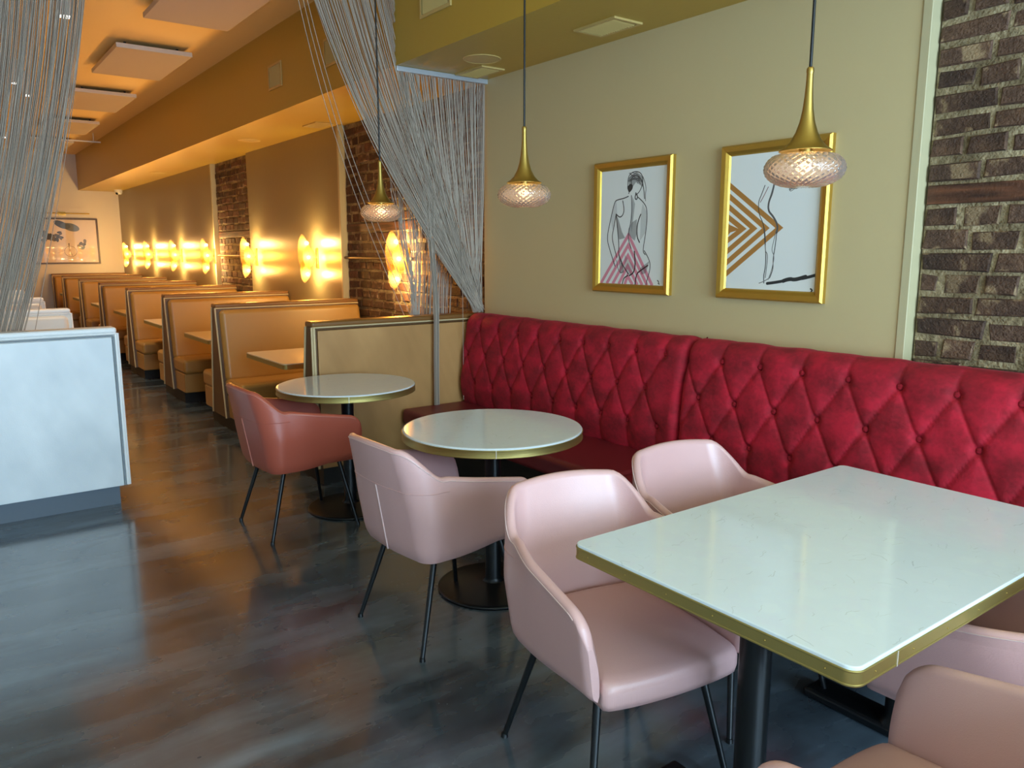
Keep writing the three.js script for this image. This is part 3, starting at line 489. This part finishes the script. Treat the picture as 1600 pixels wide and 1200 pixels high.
{
  const t = thing('rectangular_table', 'large rectangular white quartz table with brass edge nearest the camera', 'table', [1.96, 0, -1.1]);
  slab(1.3, 0.81, 0.75, 0.03, quartz, brassEdgeMat, t);
  for (const x of [-0.385, 0.385]) {
    obj('column', lathe([[0.06, 0.03], [0.04, 0.06], [0.04, 0.69]], 32).translate(x, 0, 0), blackMetal, t);
    obj('under_plate', box(x - 0.13, x + 0.13, 0.692, 0.709, -0.26, 0.26), blackMetal, t);
    obj('foot', rbox(x - 0.06, x + 0.06, 0, 0.035, -0.3, 0.3, 0.012, 2), blackMetal, t);
  }
  const rivet = new THREE.SphereGeometry(0.0022, 6, 4);
  for (const s of [-1, 1]) for (let i = 0; i < 9; i++) obj('rivet', rivet, brassMat, t).position.set(lerp(-0.58, 0.58, i / 8), 0.726, s * 0.4035);
  for (let i = 0; i < 6; i++) obj('rivet', rivet, brassMat, t).position.set(-0.6485, 0.726, lerp(-0.34, 0.34, i / 5));
  obj('band_joint', box(-0.0015, 0.0015, 0.709, 0.742, 0.403, 0.4056).translate(-0.5, 0, 0), M({ color: C('#dcd8cc'), roughness: 0.4, metalness: 0.5 }), t);
}

// ---------------------------------------------------------------- tub chairs
const PLAN = (() => {                                                        // U outline of the shell seen from above, front +z, as evenly spaced points with outward normals
  const pts = [], add = (x, z) => pts.push([x, z]), W = 0.246, Fz = 0.275, Bz = -0.232, r = 0.075;
  for (let i = 0; i <= 20; i++) add(lerp(W + 0.012, W, i / 20), lerp(Fz, Bz + r, i / 20));
  for (let i = 1; i <= 20; i++) { const a = i / 20 * Math.PI / 2; add(W - r + r * Math.cos(a), Bz + r - r * Math.sin(a)); }
  for (let i = 1; i <= 10; i++) add(lerp(W - r, 0, i / 10), Bz - 0.012 * Math.sin(i / 10 * Math.PI / 2));
  const half = pts.slice(), all = half.concat(half.slice(0, -1).reverse().map(([x, z]) => [-x, z]));
  const c = new THREE.CatmullRomCurve3(all.map(([x, z]) => V(x, 0, z)), false, 'centripetal');
  c.arcLengthDivisions = 1200;
  const N = 128, out = [];
  for (let i = 0; i <= N; i++) { const p = c.getPointAt(i / N), q = c.getTangentAt(i / N); out.push({ x: p.x, z: p.z, nx: q.z, nz: -q.x, s: i / N, d: Math.min(i, N - i) / N * c.getLength() }); }
  for (const o of out) if (o.nx * o.x + o.nz * (o.z - 0.05) < 0) { o.nx *= -1; o.nz *= -1; }
  out.len = c.getLength();
  return out;
})();
const ramp = (t) => { const e = 0.22, q = (v) => (v <= -e ? 0 : v >= e ? v : (v + e) * (v + e) / (4 * e)); return q(t) - q(t - 1); };
const shellTop = (o) => {
  const side = lerp(0.628, 0.698, clamp(o.d / 0.4)), back = 0.82 - 0.01 * ((o.x / 0.2) ** 2);
  const k = ramp((o.d - 0.44) / 0.07), y = lerp(side, back, k), f = clamp(o.d / 0.075);
  return y - 0.075 * (1 - Math.sqrt(1 - (1 - f) ** 2));
};
const narrow = (o, y) => 1 - 0.2 * clamp((y - 0.56) / 0.26) * sm(0.26, 0.46, o.d);
const shellBottom = (o) => lerp(0.365, 0.405, sm(-0.1, 0.28, o.z));
const flare = (o, y) => { const k = (y - 0.38) / 0.27, back = sm(0.4, 0.55, o.d); return lerp(0.034 * k, 0.046 * k + 0.016 * Math.max(0, k - 1), back); };
const shellGeo = (() => {
  const n = PLAN.length - 1, NO = 14, NL = 8, NI = 14, NV = NO + NL + NI;
  const at = (i, j) => {
    const o = PLAN[i], yt = shellTop(o), yb = shellBottom(o), th = 0.036 * Math.sqrt(clamp(1 - (1 - clamp((o.d + 0.003) / 0.03)) ** 2)) + 0.003, r = Math.min(0.017, th / 2);
    let y, off;
    if (j <= NO) { const k = j / NO; y = lerp(yb, yt - r, k); off = 0; if (k < 0.12) off = -0.012 * (1 - k / 0.12) ** 2; }
    else if (j < NO + NL) { const a = (j - NO) / NL * Math.PI; y = yt - r + r * Math.sin(a); off = -(1 - Math.cos(a)) * th / 2 * 0.85; }
    else { const k = (j - NO - NL) / NI; y = lerp(yt - r, 0.42, k); off = -th * (0.85 + 0.15 * k) - 0.006 * Math.sin(k * Math.PI); }
    const w = off + flare(o, y) + (th - 0.039) * 0.5;
    return [(o.x + o.nx * w) * narrow(o, y), y, o.z + o.nz * w, o.s * PLAN.len, j < NO ? y : 1.6 - y];
  };
  const body = grid(n, NV, (u, v, i, j) => at(i, j));
  const caps = [0, n].map((i) => { const p = []; for (let j = 0; j < NV / 2; j++) { const a = at(i, j), b = at(i, j + 1), c = at(i, NV - j - 1), d = at(i, NV - j); const q = [a, b, c, a, c, d]; if (i) q.reverse(); for (const e of q) p.push(e[0], e[1], e[2]); } const g = new THREE.BufferGeometry(); g.setAttribute('position', new THREE.Float32BufferAttribute(p, 3)); g.computeVertexNormals(); return metres(g); });
  return merge([body, ...caps]);
})();
const seatGeo = (() => {                                                     // domed cushion filling the shell
  const ring = PLAN.map((o) => [o.x - o.nx * 0.034, o.z - o.nz * 0.034]);
  const [x0, zf] = ring[0]; ring[0] = [x0 * 0.985, zf];
  const a = ring[ring.length - 1]; const front = []; for (let i = 1; i < 40; i++) { const t = i / 40; front.push([lerp(a[0], ring[0][0], t), lerp(a[1], ring[0][1], t) + 0.03 * Math.pow(Math.sin(Math.PI * t), 0.45)]); }
  const loop = ring.concat(front), n = loop.length, cz = 0.04;
  const prof = [[0.93, 0.372], [0.985, 0.376], [1, 0.395], [1, 0.42], [0.994, 0.438], [0.975, 0.452], [0.94, 0.461], [0.85, 0.466], [0.65, 0.469], [0.4, 0.471], [0.15, 0.472], [0.001, 0.472]];
  const g = grid(n, prof.length - 1, (u, v, i, j) => { const [x, z] = loop[i % n], [s, y] = prof[j]; return [x * s, y - 0.012 * sm(0.1, 0.3, z * s) * (y > 0.43 ? 1 : 0), (z - cz) * s + cz, x * s, z * s]; }, true);
  const base = grid(n, 1, (u, v, i, j) => { const [x, z] = loop[i % n], s = j ? 0.93 : 0.001; return [x * s, 0.372, (z - cz) * s + cz, x * s, z * s]; }, true);
  return merge([g, base]);
})();
function chair(name, label, mats) {
  const t = thing(name, label, 'chair');
  obj('shell', shellGeo, mats[0], t); obj('seat_cushion', seatGeo, mats[0], t);
  const mid = PLAN[64], cx = (y, o = mid) => [(o.x + o.nx * (flare(o, y) + 0.0005)) * narrow(o, y), o.z + o.nz * (flare(o, y) + 0.0005)];
  const lip = []; for (let i = 4; i <= PLAN.length - 5; i++) { const y = shellTop(PLAN[i]) - 0.014, [x, z] = cx(y, PLAN[i]); lip.push(V(x, y, z)); }
  obj('edge_stitching', tube(lip, 0.0016, 200, 5), mats[1], t);
  const pts = []; for (let i = 0; i <= 12; i++) { const y = lerp(0.372, 0.642, i / 12), [x, z] = cx(y); pts.push(V(x, y, z)); }
  obj('back_piping', tube(pts, 0.003, 16, 6), mats[1], t);
  const seam = []; for (let i = 36; i <= PLAN.length - 1 - 36; i++) { const [x, z] = cx(0.645, PLAN[i]); seam.push(V(x, 0.645, z)); }
  obj('back_seam', tube(seam, 0.0016, 60, 5), mats[0], t);
  for (const sx of [-1, 1]) for (const sz of [-1, 1]) {
    const l = obj('leg', rod(V(sx * 0.165, 0.4, sz > 0 ? 0.17 : -0.13), V(sx * 0.235, 0.012, sz * 0.245), 0.0125, 0.009, 12), blackMetal, t);
    obj('foot_glide', cyl(0.012, 0.01, 0, 0.014, sx * 0.2365, sz * 0.247, 12), blackMetal, l);
  }
  return t;
}
const rust = chair('tub_chair', 'rust brown leather tub chair at the farther round table', [rustLeather, rustSeam]); rust.position.set(1.545, 0, -4.12); rust.rotation.y = Math.PI / 2 + 0.03;
const pk = chair('tub_chair', 'pale pink leather tub chair with its back to the aisle, at the nearer round table', [pinkLeather, pinkSeam]); pk.position.set(1.575, 0, -2.63); pk.rotation.y = Math.PI / 2 + 0.055;
pk.userData.group = 'pale pink tub chairs';
copy(pk, [1.515, 0, -1.545], -0.16, 'pale pink tub chair facing the camera at the rectangular table corner, seat fully visible');
copy(pk, [2.125, 0, -1.61], -0.08, 'pale pink tub chair showing only its backrest between rectangular table and red banquette');
copy(pk, [2.11, 0, -0.7], Math.PI, 'pale pink tub chair pushed under the long table side, partly hidden at the frame edge');
copy(pk, [1.385, 0, -0.5], Math.PI, 'pale pink tub chair nearest the camera in the bottom corner, cut off by the frame');

// ---------------------------------------------------------------- pendants
const RS = 0.1065;
const hornGeo = lathe([[0.0, 0.31], [0.006, 0.311], [0.0095, 0.307], [0.0098, 0.297], [0.0088, 0.2955], [0.0088, 0.292], [0.0092, 0.27], [0.011, 0.235], [0.0145, 0.2], [0.02, 0.17], [0.029, 0.142], [0.042, 0.118], [0.056, 0.1035], [0.069, 0.0955], [0.07, 0.093], [0.066, 0.093], [0.05, 0.1], [0.0, 0.102]], 64);
const shadeGeo = (() => {
  const NA = 224, NB = 44, a0 = 0.9, y0 = 0.047;                              // squashed ball, open under the horn
  const ph = (v) => lerp(-Math.PI / 2 + 0.02, a0, v), rel = (u, p) => 0.0042 * Math.pow(Math.min(Math.abs(Math.sin(14 * Math.PI * 2 * u + p * 9)), Math.abs(Math.sin(14 * Math.PI * 2 * u - p * 9))), 1) * sm(-1.5, -1.1, p) * (1 - sm(0.75, 0.9, p));
  const at = (u, v, r, h, bump) => { const p = ph(v), c = Math.pow(Math.cos(p), 0.8), k = r + (bump ? rel(u, p) : 0), q = h + (bump ? rel(u, p) * 0.8 : 0); return [k * c * Math.cos(u * 2 * Math.PI), y0 + q * Math.sin(p), k * c * Math.sin(u * 2 * Math.PI)]; };
  const outer = flip(grid(NA, NB, (u, v) => at(u, v, RS - 0.003, 0.049, true), true)), inner = grid(64, 20, (u, v) => at(u, v, RS - 0.008, 0.043, false), true);
  const lip = grid(64, 1, (u, v) => at(u, 1, v ? RS - 0.008 : RS - 0.003, v ? 0.043 : 0.049, false), true);
  return merge([outer, inner, lip]);
})();
[[-1.295, 'brass pendant with faceted glass shade hanging over the rectangular table'], [-2.556, 'brass pendant with faceted glass shade hanging left of the gold framed drawings'], [-3.8, 'brass pendant with faceted glass shade hanging in front of the string curtain']].forEach(([z, l], i) => {
  const y = [1.692, 1.692, 1.67][i], t = thing('pendant_lamp', l, 'pendant lamp', [1.95, y, z], 0, 'brass and glass pendant lamps');
  obj('horn', hornGeo, brassMat, t); obj('glass_shade', shadeGeo, glassMat, t);
  obj('cord', rod(V(0, 0.309, 0), V(0, CEIL - y - 0.02, 0), 0.0042), blackMetal, t); obj('canopy', cyl(0.055, 0.06, CEIL - y - 0.022, CEIL - y, 0, 0, 32), brassMat, t);
  obj('socket', cyl(0.016, 0.018, 0.072, 0.104, 0, 0, 20), brassMat, t);
  const b = obj('bulb', new THREE.SphereGeometry(0.019, 16, 12), weakBulb, t); b.position.y = 0.056;
  const p = new THREE.PointLight(WARM, 0.12, 0, 2); p.position.y = 0.056; p.castShadow = true; t.add(p);
});

// ---------------------------------------------------------------- string curtains
function strand(pts, r, seg) { return tube(pts, r, seg, 4); }
{
  const list = [], SR = 0.0024, Z = -4.625, knot = V(3.135, 1.1, Z);
  const sweep = (top, end, sag, n = 14) => { const pts = []; for (let i = 0; i <= 6; i++) { const k = i / 6, p = top.clone().lerp(end, k), s = Math.sin(Math.PI * Math.pow(k, 0.9)) * sag; p.y -= s * 0.45; p.x -= s * 0.8; p.z += rr(-0.004, 0.004); pts.push(p); } list.push(strand(pts, SR, n)); };
  for (let i = 0; i < 140; i++) { const k = i / 139; sweep(V(lerp(1.86, 2.49, k) + rr(-0.006, 0.006), CEIL - 0.034, Z + rr(-0.02, 0.02)), knot.clone().add(V(rr(-0.05, 0.02), rr(-0.02, 0.03), rr(-0.015, 0.015))), lerp(0.16, 0.05, k) + rr(-0.012, 0.012)); }
  [1.8, 1.83, 1.85].forEach((x, i) => sweep(V(x, CEIL - 0.034, Z + 0.02), V(2.66 + i * 0.05, 1.0, Z - 0.19), 0.1));
  for (let i = 0; i < 165; i++) { const k = i / 164, x = lerp(2.52, 3.19, k) + rr(-0.006, 0.006), bunch = rnd(); if (bunch < 0.62) { const pts = [V(x, SOFFIT - 0.034, Z + rr(-0.012, 0.012)), V(lerp(x, 3.13, 0.18), 2.1, Z), V(lerp(x, 3.13, 0.5 + rr(-0.08, 0.05)), 1.6, Z), knot.clone().add(V(rr(-0.045, 0.03), rr(-0.02, 0.03), rr(-0.015, 0.015)))]; list.push(strand(pts, SR, 12)); } else { const e = lerp(x, 2.82, 0.55) + rr(-0.05, 0.05); list.push(strand([V(x, SOFFIT - 0.034, Z - 0.012), V(lerp(x, e, 0.35), 2.0, Z - 0.06), V(e, 1.4, Z - 0.15), V(e + rr(-0.015, 0.015), 0.98, Z - 0.19)], SR, 10)); } }
  for (let i = 0; i < 14; i++) list.push(strand([V(rr(2.45, 2.6), 2.2 + rr(-0.3, 0.2), Z - 0.05), V(rr(2.55, 2.63), 1.6, Z - 0.12), V(rr(2.66, 2.73), 1.25, Z - 0.17), V(rr(2.7, 2.76), 0.98, Z - 0.19)], SR, 10));
  for (let i = 0; i < 34; i++) { const x = lerp(2.752, 2.79, rnd()), z = Z + rr(-0.01, 0.014); list.push(strand([V(x - rr(0.0, 0.1), 1.72 + rr(0, 0.2), z), V(x - 0.02, 1.45, z), V(x, 1.15, z), V(x - 0.005, 0.7, z), V(x - 0.008, 0.03, z)], SR, 12)); }
  list.push(strand([V(2.95, 2.6, Z), V(2.975, 1.3, Z + 0.02), V(2.975, 0.47, Z + 0.02)], 0.002, 6));
  tag(obj('string_curtain', list, chainMat), 'grey string curtain swept aside and gathered above the red banquette', 'string curtain', null, 'stuff');
  tag(obj('curtain_rail', [rbox(BEAM + 0.002, WALL, SOFFIT - 0.032, SOFFIT, Z - 0.02, Z + 0.02, 0.004, 1)], M({ color: C('#c3ccd6'), roughness: 0.35, metalness: 0.6 })), 'silver curtain rail under the soffit above the grey strings', 'curtain rail');
  tag(obj('curtain_rail', [rbox(LEFT, BEAM - 0.002, CEIL - 0.032, CEIL, Z - 0.02, Z + 0.02, 0.004, 1)], M({ color: C('#c3ccd6'), roughness: 0.35, metalness: 0.6 })), 'silver curtain rail on the high ceiling across the aisle', 'curtain rail');
}
{
  const list = [];
  for (let i = 0; i < 330; i++) { const k = i / 329, x = lerp(-0.1, 0.83, k) + rr(-0.008, 0.008), e = lerp(-0.36, 0.36, Math.pow(k, 1.25)) + rr(-0.02, 0.02), pts = []; for (let q = 0; q <= 6; q++) { const t = q / 6, s = Math.sin(Math.PI * t) * 0.02; pts.push(V(lerp(x, e, Math.pow(t, 1.35)) + s, lerp(CEIL - 0.034, 0.93, t), lerp(-4.63 + rr(-0.04, 0.04), -5.24, Math.pow(t, 0.9)) + rr(-0.006, 0.006))); } list.push(strand(pts, 0.0024, 12)); }
  list.push(strand([V(0.86, CEIL - 0.034, -4.63), V(0.7, 2.2, -5.0), V(0.43, 0.95, -5.24)], 0.002, 12));
  tag(obj('string_curtain', list, chainMat), 'grey string curtain gathered behind the large white booth end', 'string curtain', null, 'stuff');
}

renderer.render(scene, camera);
